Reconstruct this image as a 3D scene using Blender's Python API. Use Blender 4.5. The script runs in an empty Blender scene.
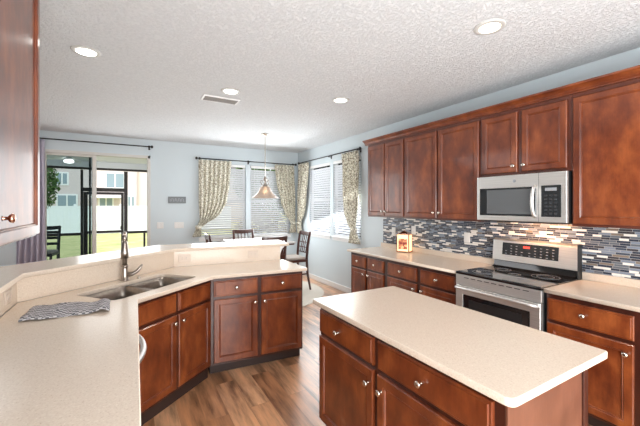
import bpy, bmesh, math, random
from mathutils import Vector, Matrix
random.seed(7)
S = bpy.context.scene
COL = S.collection
PI = math.pi
R = math.radians

# ------------------------------------------------------------------ camera
cam_d = bpy.data.cameras.new('camera')
cam_d.sensor_width = 36.0
cam_d.sensor_fit = 'HORIZONTAL'
cam_d.lens = 331.15 / 640 * 36.0
cam_d.shift_y = -0.0119
cam_d.clip_start = 0.05
cam_d.clip_end = 300
cam = bpy.data.objects.new('camera', cam_d)
cam.location = (0, 0, 1.533)
cam.rotation_euler = (R(90), 0, -0.525)
COL.objects.link(cam)
S.camera = cam
S.view_settings.view_transform = 'Standard'
S.view_settings.look = 'None'
S.view_settings.gamma = 1
S.view_settings.use_curve_mapping = False
S.view_settings.exposure = 0.38
S.cycles.use_denoising = True
S.cycles.max_bounces = 8
S.cycles.diffuse_bounces = 4
S.cycles.glossy_bounces = 4
S.cycles.caustics_reflective = False
S.cycles.caustics_refractive = False
S.cycles.sample_clamp_indirect = 6

# ------------------------------------------------------------------ world, sun, area lights
W = bpy.data.worlds.new('world')
S.world = W
W.use_nodes = True
wn = W.node_tree
wn.nodes.clear()
wo = wn.nodes.new('ShaderNodeOutputWorld')
bg = wn.nodes.new('ShaderNodeBackground')
sky = wn.nodes.new('ShaderNodeTexSky')
sky.sky_type = 'HOSEK_WILKIE'
sky.sun_direction = (0.35, -0.75, 0.75)
sky.turbidity = 4
mixc = wn.nodes.new('ShaderNodeMix')
mixc.data_type = 'RGBA'
mixc.inputs[0].default_value = 0.35
mixc.inputs[6].default_value = (0.9, 0.96, 1.0, 1)
wn.links.new(sky.outputs[0], mixc.inputs[7])
wn.links.new(mixc.outputs[2], bg.inputs[0])
bg.inputs[1].default_value = 2.1
wn.links.new(bg.outputs[0], wo.inputs[0])

def light(name, kind, loc, energy, color=(1, 1, 1), rot=None, to=None, **kw):
    d = bpy.data.lights.new(name, kind)
    d.energy = energy
    d.color = color
    for k, v in kw.items():
        setattr(d, k, v)
    o = bpy.data.objects.new(name, d)
    o.location = loc
    if to is not None:
        o.rotation_euler = (Vector(to) - Vector(loc)).to_track_quat('-Z', 'Y').to_euler()
    elif rot is not None:
        o.rotation_euler = rot
    COL.objects.link(o)
    return o

light('sun', 'SUN', (0, -10, 20), 2.2, (1, .97, .92), to=(-2.0, 0, 9.5), angle=R(2))
# added unseen fill lights: flash-like behind camera, up at ceiling, over family room
light('flash_fill', 'AREA', (0.9, -2.2, 2.2), 34, (1, .97, .94), to=(1.4, 3.5, 1.0), shape='RECTANGLE', size=3.2, size_y=1.6)
light('ceiling_fill', 'AREA', (0.9, -1.3, 1.1), 165, (.97, .99, 1), to=(1.5, 2.3, 2.72), shape='RECTANGLE', size=3.0, size_y=1.6)
light('family_room_fill', 'AREA', (-1.6, 4.9, 2.66), 30, (.97, .98, 1), to=(-1.2, 4.9, 0), shape='RECTANGLE', size=1.6, size_y=2.4)
# daylight entering through the windows and the sliding door
light('window_daylight', 'AREA', (3.22, 5.27, 1.65), 34, (.93, .97, 1), to=(0, 5.0, .4), shape='RECTANGLE', size=1.8, size_y=1.35)
light('garden_daylight', 'AREA', (2.0, 6.5, 1.65), 40, (.95, .98, 1), to=(2.0, 0, 0.2), shape='RECTANGLE', size=1.9, size_y=1.4)
light('door_daylight', 'AREA', (-0.1, 6.66, 1.3), 16, (.97, .99, 1), to=(0.6, 0, 1.1), shape='RECTANGLE', size=1.2, size_y=2.1)

# ------------------------------------------------------------------ materials
def new_mat(name):
    m = bpy.data.materials.new(name)
    m.use_nodes = True
    n = m.node_tree
    return m, n, n.nodes['Principled BSDF']

def mat(name, col, rough=.5, metal=0, emit=None, es=0, coat=0, alpha=None, spec=None, trans=0, coatr=.1):
    m, n, b = new_mat(name)
    b.inputs['Base Color'].default_value = (*col, 1)
    b.inputs['Roughness'].default_value = rough
    b.inputs['Metallic'].default_value = metal
    b.inputs['Coat Weight'].default_value = coat
    b.inputs['Coat Roughness'].default_value = coatr
    if spec is not None:
        b.inputs['Specular IOR Level'].default_value = spec
    if emit:
        b.inputs['Emission Color'].default_value = (*emit, 1)
        b.inputs['Emission Strength'].default_value = es
    b.inputs['Transmission Weight'].default_value = trans
    return m

def N(n, t, **kw):
    x = n.nodes.new(t)
    for k, v in kw.items():
        setattr(x, k, v)
    return x

def coords(n, scale=(1, 1, 1), kind='Object', loc=(0, 0, 0)):
    tc = N(n, 'ShaderNodeTexCoord')
    mp = N(n, 'ShaderNodeMapping')
    mp.inputs['Scale'].default_value = scale
    mp.inputs['Location'].default_value = loc
    n.links.new(tc.outputs[kind], mp.inputs[0])
    return mp.outputs[0]

def ramp(n, fac, stops):
    r = N(n, 'ShaderNodeValToRGB')
    els = r.color_ramp.elements
    while len(els) < len(stops):
        els.new(.5)
    for e, (p, c) in zip(els, stops):
        e.position = p
        e.color = (*c, 1)
    n.links.new(fac, r.inputs[0])
    return r.outputs[0]

def noise(n, vec, scale, detail=3, rough=.5):
    x = N(n, 'ShaderNodeTexNoise')
    x.inputs['Scale'].default_value = scale
    x.inputs['Detail'].default_value = detail
    x.inputs['Roughness'].default_value = rough
    n.links.new(vec, x.inputs['Vector'])
    return x.outputs[0]

def bump(n, b, h, strength, dist):
    x = N(n, 'ShaderNodeBump')
    x.inputs['Strength'].default_value = strength
    x.inputs['Distance'].default_value = dist
    n.links.new(h, x.inputs['Height'])
    n.links.new(x.outputs[0], b.inputs['Normal'])

def mixcol(n, f, a, c, mode='MIX'):
    x = N(n, 'ShaderNodeMix')
    x.data_type = 'RGBA'
    x.blend_type = mode
    if isinstance(f, float):
        x.inputs[0].default_value = f
    else:
        n.links.new(f, x.inputs[0])
    for i, v in ((6, a), (7, c)):
        if isinstance(v, tuple):
            x.inputs[i].default_value = (*v, 1)
        else:
            n.links.new(v, x.inputs[i])
    return x.outputs[2]

def wood(name, dark, mid, lite, rough=.32, coat=.4, gs=1.0):
    m, n, b = new_mat(name)
    v = coords(n, (2.2, 2.2, 1.1))
    blot = noise(n, v, 3.2 * gs, 5, .62)
    c1 = ramp(n, blot, [(.30, dark), (.5, mid), (.72, lite)])
    g = noise(n, coords(n, (38, 38, 2.2)), 3.0, 4, .6)
    gr = ramp(n, g, [(.3, (.84, .80, .76)), (.65, (1.06, 1.06, 1.06))])
    c = mixcol(n, .6, c1, gr, 'MULTIPLY')
    n.links.new(c, b.inputs['Base Color'])
    b.inputs['Roughness'].default_value = rough
    b.inputs['Coat Weight'].default_value = coat
    b.inputs['Coat Roughness'].default_value = .10
    return m

M = {}
M['cherry'] = wood('cherry_wood', (.080, .0145, .0045), (.160, .034, .009), (.290, .078, .020))
M['cherry_dark'] = wood('cherry_wood_shadow_frame', (.022, .006, .004), (.045, .011, .006), (.07, .016, .008))  # body wood darkened: gap shade around the fronts put into the colour
M['cherry_mid'] = wood('cherry_shaded_face_frame', (.06, .012, .005), (.09, .018, .007), (.12, .026, .010))  # shade between the upper doors put into a half-dark frame colour
M['cherry_panel'] = wood('cherry_end_panel', (.085, .030, .016), (.125, .046, .025), (.17, .066, .037), rough=.4, coat=.1)
M['espresso'] = wood('espresso_chair_wood', (.035, .010, .007), (.065, .018, .011), (.10, .03, .018), rough=.3)
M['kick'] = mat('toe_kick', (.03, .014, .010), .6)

def quartz():
    m, n, b = new_mat('cream_quartz')
    v = coords(n)
    s1 = noise(n, v, 150, 3, .7)
    c1 = ramp(n, s1, [(.28, (.54, .42, .32)), (.42, (.67, .555, .45)), (.62, (.71, .60, .49)), (.74, (.82, .73, .62))])
    vo = N(n, 'ShaderNodeTexVoronoi')
    vo.inputs['Scale'].default_value = 120
    n.links.new(v, vo.inputs['Vector'])
    sp = ramp(n, vo.outputs['Distance'], [(.10, (.45, .30, .22)), (.17, (1, 1, 1))])
    c = mixcol(n, .22, c1, sp, 'MULTIPLY')
    n.links.new(c, b.inputs['Base Color'])
    b.inputs['Roughness'].default_value = .22
    return m
M['quartz'] = quartz()

def wallpaint(name, col, bs=.12):
    m, n, b = new_mat(name)
    v = coords(n)
    b.inputs['Base Color'].default_value = (*col, 1)
    b.inputs['Roughness'].default_value = .75
    bump(n, b, noise(n, v, 70, 3), bs, .004)
    return m
M['wall'] = wallpaint('blue_grey_paint', (.60, .665, .695))
M['white'] = mat('white_trim_paint', (.80, .80, .79), .45)
M['beige_frame'] = mat('almond_door_frame', (.62, .60, .56), .5)

def ceil_mat():
    m, n, b = new_mat('knockdown_ceiling')
    v = coords(n)
    f = noise(n, v, 55, 4, .65)
    f2 = ramp(n, f, [(.42, (0, 0, 0)), (.56, (1, 1, 1))])
    c = ramp(n, f, [(.35, (.69, .715, .735)), (.6, (.77, .795, .815))])
    n.links.new(c, b.inputs['Base Color'])
    b.inputs['Roughness'].default_value = .9
    bump(n, b, f2, .7, .012)
    return m
M['ceil'] = ceil_mat()

def floor_mat():
    m, n, b = new_mat('laminate_planks')
    tc = N(n, 'ShaderNodeTexCoord')
    mp = N(n, 'ShaderNodeMapping')
    mp.inputs['Rotation'].default_value = (0, 0, R(90))
    n.links.new(tc.outputs['Object'], mp.inputs[0])
    br = N(n, 'ShaderNodeTexBrick')
    br.inputs['Scale'].default_value = 1
    br.inputs['Brick Width'].default_value = 1.22
    br.inputs['Row Height'].default_value = .16
    br.inputs['Mortar Size'].default_value = .0012
    br.inputs['Mortar Smooth'].default_value = .2
    br.inputs['Color1'].default_value = (.0, .0, .0, 1)
    br.inputs['Color2'].default_value = (1, 1, 1, 1)
    br.inputs['Mortar'].default_value = (.2, .2, .2, 1)
    br.offset = .37
    n.links.new(mp.outputs[0], br.inputs['Vector'])
    base = ramp(n, br.outputs['Color'], [(0, (.34, .16, .075)), (.5, (.52, .27, .14)), (1, (.68, .40, .23))])
    sv = N(n, 'ShaderNodeMapping')
    sv.inputs['Scale'].default_value = (9, 1.0, 1)
    n.links.new(tc.outputs['Object'], sv.inputs[0])
    # shift the grain from plank to plank
    add = N(n, 'ShaderNodeVectorMath', operation='ADD')
    sc = N(n, 'ShaderNodeVectorMath', operation='SCALE')
    sc.inputs[3].default_value = 7.0
    n.links.new(br.outputs['Color'], sc.inputs[0])
    n.links.new(sv.outputs[0], add.inputs[0])
    n.links.new(sc.outputs[0], add.inputs[1])
    g = noise(n, add.outputs[0], 1.6, 6, .62)
    gr = ramp(n, g, [(.34, (.20, .165, .145)), (.47, (.78, .75, .71)), (.56, (1.1, 1.08, 1.05)), (.7, (1.5, 1.42, 1.3))])
    c = mixcol(n, .9, base, gr, 'MULTIPLY')
    n.links.new(c, b.inputs['Base Color'])
    b.inputs['Roughness'].default_value = .33
    b.inputs['Coat Weight'].default_value = .8
    b.inputs['Coat Roughness'].default_value = .32
    return m
M['floor'] = floor_mat()

def mosaic():
    m, n, b = new_mat('linear_glass_stone_mosaic')
    tc = N(n, 'ShaderNodeTexCoord')
    sep = N(n, 'ShaderNodeSeparateXYZ')
    n.links.new(tc.outputs['Object'], sep.inputs[0])
    def mth(op, a, c=None):
        x = N(n, 'ShaderNodeMath', operation=op)
        for i, v in enumerate((a, c)):
            if v is None: continue
            if isinstance(v, (int, float)): x.inputs[i].default_value = v
            else: n.links.new(v, x.inputs[i])
        return x.outputs[0]
    def wn_(v, w=None):
        x = N(n, 'ShaderNodeTexWhiteNoise', noise_dimensions='2D')
        cx = N(n, 'ShaderNodeCombineXYZ')
        n.links.new(v, cx.inputs[0])
        if w is not None: n.links.new(w, cx.inputs[1])
        n.links.new(cx.outputs[0], x.inputs['Vector'])
        return x.outputs['Value']
    H_ = .0185
    zr = mth('DIVIDE', sep.outputs[2], H_)
    row = mth('FLOOR', zr)
    fz = mth('SUBTRACT', zr, row)
    rnd = wn_(row)
    width = mth('ADD', mth('MULTIPLY', rnd, .05), .055)
    yy = mth('ADD', sep.outputs[1], mth('MULTIPLY', wn_(mth('ADD', row, 37.0)), 3.0))
    yr = mth('DIVIDE', yy, width)
    ci = mth('FLOOR', yr)
    fy = mth('SUBTRACT', yr, ci)
    val = wn_(ci, row)
    col = ramp(n, val, [(0, (.035, .045, .07)), (.20, (.055, .07, .10)), (.36, (.12, .135, .16)), (.46, (.20, .16, .13)),
                        (.50, (.05, .047, .055)), (.62, (.78, .75, .70)), (.82, (.19, .23, .29))])
    for e in n.nodes:
        if e.type == 'VALTORGB': e.color_ramp.interpolation = 'CONSTANT'
    gz = mth('LESS_THAN', mth('ABSOLUTE', mth('SUBTRACT', fz, .5)), .43)
    gy = mth('LESS_THAN', mth('MULTIPLY', mth('ABSOLUTE', mth('SUBTRACT', fy, .5)), 1.0), .485)
    tile = mth('MULTIPLY', gz, gy)
    c = mixcol(n, tile, (.36, .35, .34), col)
    n.links.new(c, b.inputs['Base Color'])
    ro = mth('SUBTRACT', .75, mth('MULTIPLY', tile, .55))
    n.links.new(ro, b.inputs['Roughness'])
    bump(n, b, tile, .3, .002)
    return m
M['mosaic'] = mosaic()

def steel(name, col=(.72, .71, .69), rough=.45, axis=(2, 2, 260)):
    m, n, b = new_mat(name)
    b.inputs['Metallic'].default_value = 1
    g = noise(n, coords(n, axis), 1.0, 3)
    c = ramp(n, g, [(.3, tuple(x * .88 for x in col)), (.7, tuple(min(1, x * 1.08) for x in col))])
    n.links.new(c, b.inputs['Base Color'])
    b.inputs['Roughness'].default_value = rough
    return m
M['steel'] = steel('brushed_stainless')
M['sink_steel'] = steel('sink_stainless', (.34, .30, .265), .3, (40, 40, 40))
M['nickel'] = mat('satin_nickel', (.66, .60, .53), .25, 1)
M['faucet'] = mat('brushed_bronze_nickel', (.36, .31, .27), .3, 1)
M['copper'] = mat('copper_knob', (.62, .33, .24), .25, 1)
M['black_gloss'] = mat('black_glass', (.008, .008, .009), .07, coat=.5, coatr=.03)
M['black'] = mat('black_enamel', (.012, .012, .013), .35)
M['iron'] = mat('black_iron_rod', (.02, .018, .018), .4, .4)
M['bronze'] = mat('bronze_aluminium', (.028, .018, .016), .45)
M['keypad'] = mat('grey_keypad_print', (.25, .26, .28), .5)
M['display'] = mat('red_clock_digits', (.2, .01, .01), .4, emit=(1, .08, .05), es=1.2)
M['plate'] = mat('white_outlet_plastic', (.74, .72, .69), .35)
M['plate_slot'] = mat('outlet_slot', (.22, .21, .2), .5)
M['tanplate'] = mat('beige_outlet_plastic', (.62, .51, .42), .35)
M['lens'] = mat('lit_lamp_lens', (.9, .9, .88), .4, emit=(1, .96, .9), es=4)
M['trimring'] = mat('recessed_light_trim', (.58, .58, .56), .5)
M['lens_warm'] = mat('lit_warm_bulb', (.9, .9, .88), .4, emit=(1, .84, .62), es=1.6)
M['vent_dark'] = mat('vent_shadow', (.10, .10, .10), .7)
M['slat'] = mat('white_blind_slat', (.86, .86, .87), .4)
_n = M['slat'].node_tree
_tr = _n.nodes.new('ShaderNodeBsdfTranslucent'); _tr.inputs[0].default_value = (.9, .92, .95, 1)
_mx = _n.nodes.new('ShaderNodeMixShader'); _mx.inputs[0].default_value = .45
_n.links.new(_n.nodes['Principled BSDF'].outputs[0], _mx.inputs[1]); _n.links.new(_tr.outputs[0], _mx.inputs[2])
_n.links.new(_mx.outputs[0], _n.nodes['Material Output'].inputs[0])
M['rug'] = wallpaint('cream_rug', (.62, .56, .48), .6)
M['cushion'] = mat('beige_seat_cushion', (.36, .31, .27), .8)
M['tabletop'] = mat('glare_pale_table_top', (.60, .58, .56), .12)  # window glare on the top painted in as a whitish colour
M['sign'] = mat('grey_wooden_sign', (.20, .215, .225), .6)
M['sign_text'] = mat('pale_sign_lettering', (.52, .54, .55), .6)
M['purple'] = mat('lavender_sheer', (.44, .40, .48), .8)
M['concrete'] = mat('pale_lanai_slab', (.62, .60, .62), .7)
M['vinyl'] = mat('white_vinyl_fence', (.80, .83, .86), .5)
M['stucco'] = wallpaint('pink_beige_stucco', (.64, .55, .54), .4)
M['stucco2'] = wallpaint('tan_stucco', (.52, .44, .38), .4)
M['winglass'] = mat('house_window_glass', (.25, .32, .36), .1)
M['roofgrey'] = mat('grey_shingles', (.16, .15, .15), .9)
M['porchceil'] = mat('porch_ceiling_paint', (.80, .80, .80), .8)
M['bark'] = mat('bark', (.13, .08, .05), .9)

def grass_mat():
    m, n, b = new_mat('lawn_grass')
    f = noise(n, coords(n), 1.3, 6, .7)
    n.links.new(ramp(n, f, [(.3, (.32, .36, .12)), (.55, (.52, .50, .22)), (.75, (.70, .62, .36))]), b.inputs['Base Color'])
    b.inputs['Roughness'].default_value = .95
    return m
M['grass'] = grass_mat()

def leaf_mat(name, a, c):
    m, n, b = new_mat(name)
    f = noise(n, coords(n), 6, 4, .7)
    n.links.new(ramp(n, f, [(.35, a), (.65, c)]), b.inputs['Base Color'])
    b.inputs['Roughness'].default_value = .8
    return m
M['leaf'] = leaf_mat('green_leaves', (.04, .09, .03), (.16, .26, .07))
M['leaf2'] = leaf_mat('dry_brown_leaves', (.16, .10, .05), (.38, .32, .20))

def glass_mat(name, tint=(1, 1, 1), op=.08):
    m = bpy.data.materials.new(name)
    m.use_nodes = True
    n = m.node_tree
    n.nodes.clear()
    o = N(n, 'ShaderNodeOutputMaterial')
    t = N(n, 'ShaderNodeBsdfTransparent')
    t.inputs[0].default_value = (*tint, 1)
    g = N(n, 'ShaderNodeBsdfGlossy')
    g.inputs['Roughness'].default_value = .02
    mx = N(n, 'ShaderNodeMixShader')
    fr = N(n, 'ShaderNodeFresnel')
    fr.inputs[0].default_value = 1.3
    n.links.new(fr.outputs[0], mx.inputs[0])
    n.links.new(t.outputs[0], mx.inputs[1])
    n.links.new(g.outputs[0], mx.inputs[2])
    n.links.new(mx.outputs[0], o.inputs[0])
    return m
M['glass'] = glass_mat('clear_window_glass')
M['tinted'] = glass_mat('tinted_screened_glass', (.62, .68, .70))

def curtain_mat():
    m, n, b = new_mat('leaf_print_curtain')
    v = coords(n)
    vo = N(n, 'ShaderNodeTexVoronoi')
    vo.feature = 'DISTANCE_TO_EDGE'
    vo.inputs['Scale'].default_value = 24
    n.links.new(v, vo.inputs['Vector'])
    nz = noise(n, v, 30, 3, .6)
    x = N(n, 'ShaderNodeMath', operation='ADD')
    n.links.new(vo.outputs['Distance'], x.inputs[0])
    y = N(n, 'ShaderNodeMath', operation='MULTIPLY')
    n.links.new(nz, y.inputs[0]); y.inputs[1].default_value = .25
    n.links.new(y.outputs[0], x.inputs[1])
    c = ramp(n, x.outputs[0], [(.16, (.26, .23, .17)), (.20, (.50, .46, .35)), (.25, (.80, .77, .66))])
    n.links.new(c, b.inputs['Base Color'])
    b.inputs['Roughness'].default_value = .85
    return m
M['curtain'] = curtain_mat()

def towel_mat():
    m, n, b = new_mat('grey_woven_check')
    ch = N(n, 'ShaderNodeTexChecker')
    ch.inputs['Scale'].default_value = 62
    ch.inputs['Color1'].default_value = (.60, .57, .58, 1)
    ch.inputs['Color2'].default_value = (.03, .026, .03, 1)
    n.links.new(coords(n), ch.inputs['Vector'])
    f = noise(n, coords(n), 40, 3)
    c = mixcol(n, .35, ch.outputs[0], ramp(n, f, [(.3, (.08, .08, .09)), (.7, (.5, .48, .49))]))
    n.links.new(c, b.inputs['Base Color'])
    b.inputs['Roughness'].default_value = .9
    return m
M['towel'] = towel_mat()

def shade_mat():
    m, n, b = new_mat('frosted_amber_glass')
    b.inputs['Base Color'].default_value = (.50, .40, .33, 1)
    b.inputs['Roughness'].default_value = .35
    b.inputs['Transmission Weight'].default_value = .35
    b.inputs['Subsurface Weight'].default_value = .0
    b.inputs['Emission Color'].default_value = (1, .62, .36, 1)
    b.inputs['Emission Strength'].default_value = .05
    return m
M['shade'] = shade_mat()

def warmer_mats():
    m, n, b = new_mat('red_mosaic_lamp_glass')
    vo = N(n, 'ShaderNodeTexVoronoi')
    vo.inputs['Scale'].default_value = 60
    n.links.new(coords(n), vo.inputs['Vector'])
    c = ramp(n, vo.outputs['Color'], [(.25, (.22, .03, .03)), (.5, (.5, .16, .08)), (.75, (.9, .5, .25))])
    n.links.new(c, b.inputs['Base Color'])
    n.links.new(c, b.inputs['Emission Color'])
    b.inputs['Emission Strength'].default_value = .45
    return m
M['mosaicglass'] = warmer_mats()
M['glow'] = mat('glowing_amber_glass', (.8, .6, .4), .3, emit=(1, .60, .30), es=1.2)
M['bulb'] = mat('lit_bulb', (1, .9, .8), .3, emit=(1, .78, .5), es=12)

# ------------------------------------------------------------------ mesh helpers
class MB:
    def __init__(s): s.b = bmesh.new()
    def box(s, x0, x1, y0, y1, z0, z1, mtx=None):
        r = bmesh.ops.create_cube(s.b, size=1)
        T = Matrix.Translation(((x0 + x1) / 2, (y0 + y1) / 2, (z0 + z1) / 2)) @ Matrix.Diagonal((abs(x1 - x0), abs(y1 - y0), abs(z1 - z0), 1))
        if mtx is not None: T = mtx @ T
        bmesh.ops.transform(s.b, matrix=T, verts=r['verts'])
        return s
    def tube(s, pts, rad, seg=12, caps=True):
        pts = [Vector(p) for p in pts]
        if not hasattr(rad, '__len__'): rad = [rad] * len(pts)
        rings = []
        t0 = (pts[1] - pts[0]).normalized()
        up = Vector((0, 0, 1)) if abs(t0.z) < .9 else Vector((1, 0, 0))
        nrm = t0.cross(up).normalized()
        for i, p in enumerate(pts):
            a = pts[max(i - 1, 0)]; c = pts[min(i + 1, len(pts) - 1)]
            t = (c - a).normalized()
            nrm = (nrm - t * nrm.dot(t)).normalized()
            bn = t.cross(nrm)
            rings.append([s.b.verts.new(p + (nrm * math.cos(2 * PI * k / seg) + bn * math.sin(2 * PI * k / seg)) * rad[i]) for k in range(seg)])
        for r0, r1 in zip(rings, rings[1:]):
            for k in range(seg):
                s.b.faces.new((r0[k], r0[(k + 1) % seg], r1[(k + 1) % seg], r1[k]))
        if caps:
            s.b.faces.new(list(reversed(rings[0]))); s.b.faces.new(rings[-1])
        return s
    def lathe(s, prof, seg=24, mtx=None, close=True):
        rings = []
        for r, z in prof:
            vs = []
            for k in range(seg):
                p = Vector((max(r, 1e-5) * math.cos(2 * PI * k / seg), max(r, 1e-5) * math.sin(2 * PI * k / seg), z))
                if mtx is not None: p = mtx @ p
                vs.append(s.b.verts.new(p))
            rings.append(vs)
        for r0, r1 in zip(rings, rings[1:]):
            for k in range(seg):
                s.b.faces.new((r0[k], r0[(k + 1) % seg], r1[(k + 1) % seg], r1[k]))
        if close:
            s.b.faces.new(list(reversed(rings[0]))); s.b.faces.new(rings[-1])
        return s
    def prism(s, poly, z0, z1):
        a = [s.b.verts.new((x, y, z0)) for x, y in poly]
        c = [s.b.verts.new((x, y, z1)) for x, y in poly]
        k = len(poly)
        s.b.faces.new(list(reversed(a))); s.b.faces.new(c)
        for i in range(k):
            s.b.faces.new((a[i], a[(i + 1) % k], c[(i + 1) % k], c[i]))
        return s
    def extr_yz(s, prof, x0, x1):
        """profile of (y,z) pairs extruded along x"""
        a = [s.b.verts.new((x0, y, z)) for y, z in prof]
        c = [s.b.verts.new((x1, y, z)) for y, z in prof]
        k = len(prof)
        s.b.faces.new(a); s.b.faces.new(list(reversed(c)))
        for i in range(k):
            s.b.faces.new((a[i], c[i], c[(i + 1) % k], a[(i + 1) % k]))
        return s
    def rings(s, x0, x1, z0, z1, rr, back=0.0):
        """panel facing -y: nested rectangles (inset, y)"""
        prev = None
        for ins, y in rr:
            q = [s.b.verts.new((a, y, c)) for a, c in ((x0 + ins, z0 + ins), (x1 - ins, z0 + ins), (x1 - ins, z1 - ins), (x0 + ins, z1 - ins))]
            if prev:
                for i in range(4):
                    s.b.faces.new((prev[i], prev[(i + 1) % 4], q[(i + 1) % 4], q[i]))
            else:
                s.b.faces.new(list(reversed(q)))
            prev = q
        s.b.faces.new(prev)
        return s
    def build(s, name, m, parent=None, loc=(0, 0, 0), rot=(0, 0, 0), smooth=False, bevel=0, solid=0):
        bmesh.ops.recalc_face_normals(s.b, faces=s.b.faces)
        me = bpy.data.meshes.new(name)
        s.b.to_mesh(me); s.b.free()
        if isinstance(m, str): m = M[m]
        me.materials.append(m)
        o = bpy.data.objects.new(name, me)
        COL.objects.link(o)
        o.location = loc; o.rotation_euler = rot
        if parent: o.parent = parent
        if solid:
            md = o.modifiers.new('solid', 'SOLIDIFY'); md.thickness = solid; md.offset = 0
        if bevel:
            md = o.modifiers.new('bevel', 'BEVEL'); md.width = bevel; md.segments = 2
            md.limit_method = 'ANGLE'; md.angle_limit = R(40)
        if smooth:
            for p in me.polygons: p.use_smooth = True
        return o

def tag(o, label=None, cat=None, group=None, kind=None):
    if label: o['label'] = label
    if cat: o['category'] = cat
    if group: o['group'] = group
    if kind: o['kind'] = kind
    return o

def thing(name, label, cat, loc=(0, 0, 0), rz=0, group=None):
    o = bpy.data.objects.new(name, None)
    o.empty_display_size = .1
    COL.objects.link(o)
    o.location = loc; o.rotation_euler = (0, 0, rz)
    return tag(o, label, cat, group)

def struct(mb, name, m, **kw):
    o = mb.build(name, m, **kw)
    if not kw.get('parent'): o['kind'] = 'structure'
    return o

def slab(name, m, outer, holes, z_top, thick, parent=None, bevel=.004):
    """flat slab with holes, edges rounded, from 2D outlines"""
    cu = bpy.data.curves.new(name, 'CURVE')
    cu.dimensions = '2D'; cu.fill_mode = 'BOTH'
    for lp in [outer] + holes:
        sp = cu.splines.new('POLY'); sp.points.add(len(lp) - 1)
        for p, (x, y) in zip(sp.points, lp): p.co = (x, y, 0, 1)
        sp.use_cyclic_u = True
    cu.extrude = thick / 2 - bevel
    cu.bevel_depth = bevel; cu.bevel_resolution = 1
    cu.offset = -bevel
    t = bpy.data.objects.new('tmp', cu)
    COL.objects.link(t)
    dg = bpy.context.evaluated_depsgraph_get()
    me = bpy.data.meshes.new_from_object(t.evaluated_get(dg))
    bpy.data.objects.remove(t)
    me.materials.clear(); me.materials.append(M[m])
    o = bpy.data.objects.new(name, me)
    COL.objects.link(o)
    o.location.z = z_top - thick / 2
    if parent: o.parent = parent
    return o

def round_poly(pts, rad, seg=5):
    out = []
    k = len(pts)
    for i in range(k):
        p = Vector(pts[i]); a = Vector(pts[i - 1]); c = Vector(pts[(i + 1) % k])
        r = rad[i] if hasattr(rad, '__len__') else rad
        if r <= 0: out.append(tuple(p)); continue
        u = (a - p).normalized(); v = (c - p).normalized()
        for j in range(seg + 1):
            t = j / seg
            q = (p + u * r) * (1 - t) ** 2 + p * 2 * t * (1 - t) + (p + v * r) * t * t
            out.append((q.x, q.y))
    return out

# ------------------------------------------------------------------ room shell
XR, YF, ZC = 3.327, 6.742, 2.72
YB = -3.0
XL = -3.2
struct(MB().box(XL - .1, XR + .12, YB - .1, YF + .12, -.12, 0), 'floor', 'floor')
struct(MB().box(XL - .1, XR + .12, YB - .1, YF + .12, ZC, ZC + .12), 'ceiling', 'ceil')
RW = [(4.40, 5.25), (5.36, 6.19)]
RWZ = (.96, 2.36)
FW = [(1.20, 2.12), (2.22, 3.14)]
FWZ = (.90, 2.37)
DX = (-1.235, .35); DZ = 2.43
m_ = MB()
m_.box(XR, XR + .12, YB, RW[0][0], 0, ZC)
m_.box(XR, XR + .12, RW[0][0], YF, 0, RWZ[0])
m_.box(XR, XR + .12, RW[0][0], YF, RWZ[1], ZC)
m_.box(XR, XR + .12, RW[0][1], RW[1][0], RWZ[0], RWZ[1])
m_.box(XR, XR + .12, RW[1][1], YF, RWZ[0], RWZ[1])
struct(m_, 'wall_right', 'wall')
m_ = MB()
m_.box(XL, DX[0], YF, YF + .12, 0, ZC)
m_.box(DX[0], DX[1], YF, YF + .12, DZ, ZC)
m_.box(DX[1], FW[0][0], YF, YF + .12, 0, ZC)
m_.box(FW[0][0], XR + .12, YF, YF + .12, 0, FWZ[0])
m_.box(FW[0][0], XR + .12, YF, YF + .12, FWZ[1], ZC)
m_.box(FW[0][1], FW[1][0], YF, YF + .12, FWZ[0], FWZ[1])
m_.box(FW[1][1], XR + .12, YF, YF + .12, FWZ[0], FWZ[1])
struct(m_, 'wall_far', 'wall')
struct(MB().box(XL - .1, XL, YB, YF + .12, 0, ZC), 'wall_left', 'wall')
struct(MB().box(XL, XR, YB - .1, YB, 0, ZC), 'wall_back', 'wall')
struct(MB().box(-.85, -.732, YB, 2.26, 0, ZC), 'wall_kitchen', 'wall')
struct(MB().box(XR - .014, XR, 3.87, YF, 0, .10), 'baseboard_right', 'white', bevel=.004)
struct(MB().box(DX[1] + .08, XR - .014, YF - .014, YF, 0, .10), 'baseboard_far', 'white', bevel=.004)

def window(name, axis, a0, a1, z0, z1, w):
    """two-sash window set in the wall's opening; axis 'x' = in the far wall, 'y' = in the right wall"""
    def bx(mb, p0, p1, d0, d1, q0, q1):
        if axis == 'x': mb.box(p0, p1, w + d0, w + d1, q0, q1)
        else: mb.box(w + d0, w + d1, p0, p1, q0, q1)
        return mb
    f = MB(); t = .035
    bx(f, a0, a0 + t, .05, .11, z0, z1); bx(f, a1 - t, a1, .05, .11, z0, z1)
    bx(f, a0, a1, .05, .11, z0, z0 + t); bx(f, a0, a1, .05, .11, z1 - t, z1)
    zm = (z0 + z1) / 2
    bx(f, a0, a1, .055, .105, zm - .02, zm + .02)
    o = struct(f, name, 'white')
    g = MB(); bx(g, a0 + t, a1 - t, .078, .082, z0 + t, z1 - t)
    g.build('window_pane', 'glass', o)
    s = MB(); bx(s, a0 - .02, a1 + .02, -.035, .055, z0 - .022, z0 + .002)
    s.build('window_sill', 'white', o, bevel=.003)
    ap = MB(); bx(ap, a0 - .01, a1 + .01, -.012, 0, z0 - .075, z0 - .022)
    ap.build('window_apron', 'white', o, bevel=.003)
    return o
window('window_1', 'x', FW[0][0], FW[0][1], *FWZ, YF)
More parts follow.
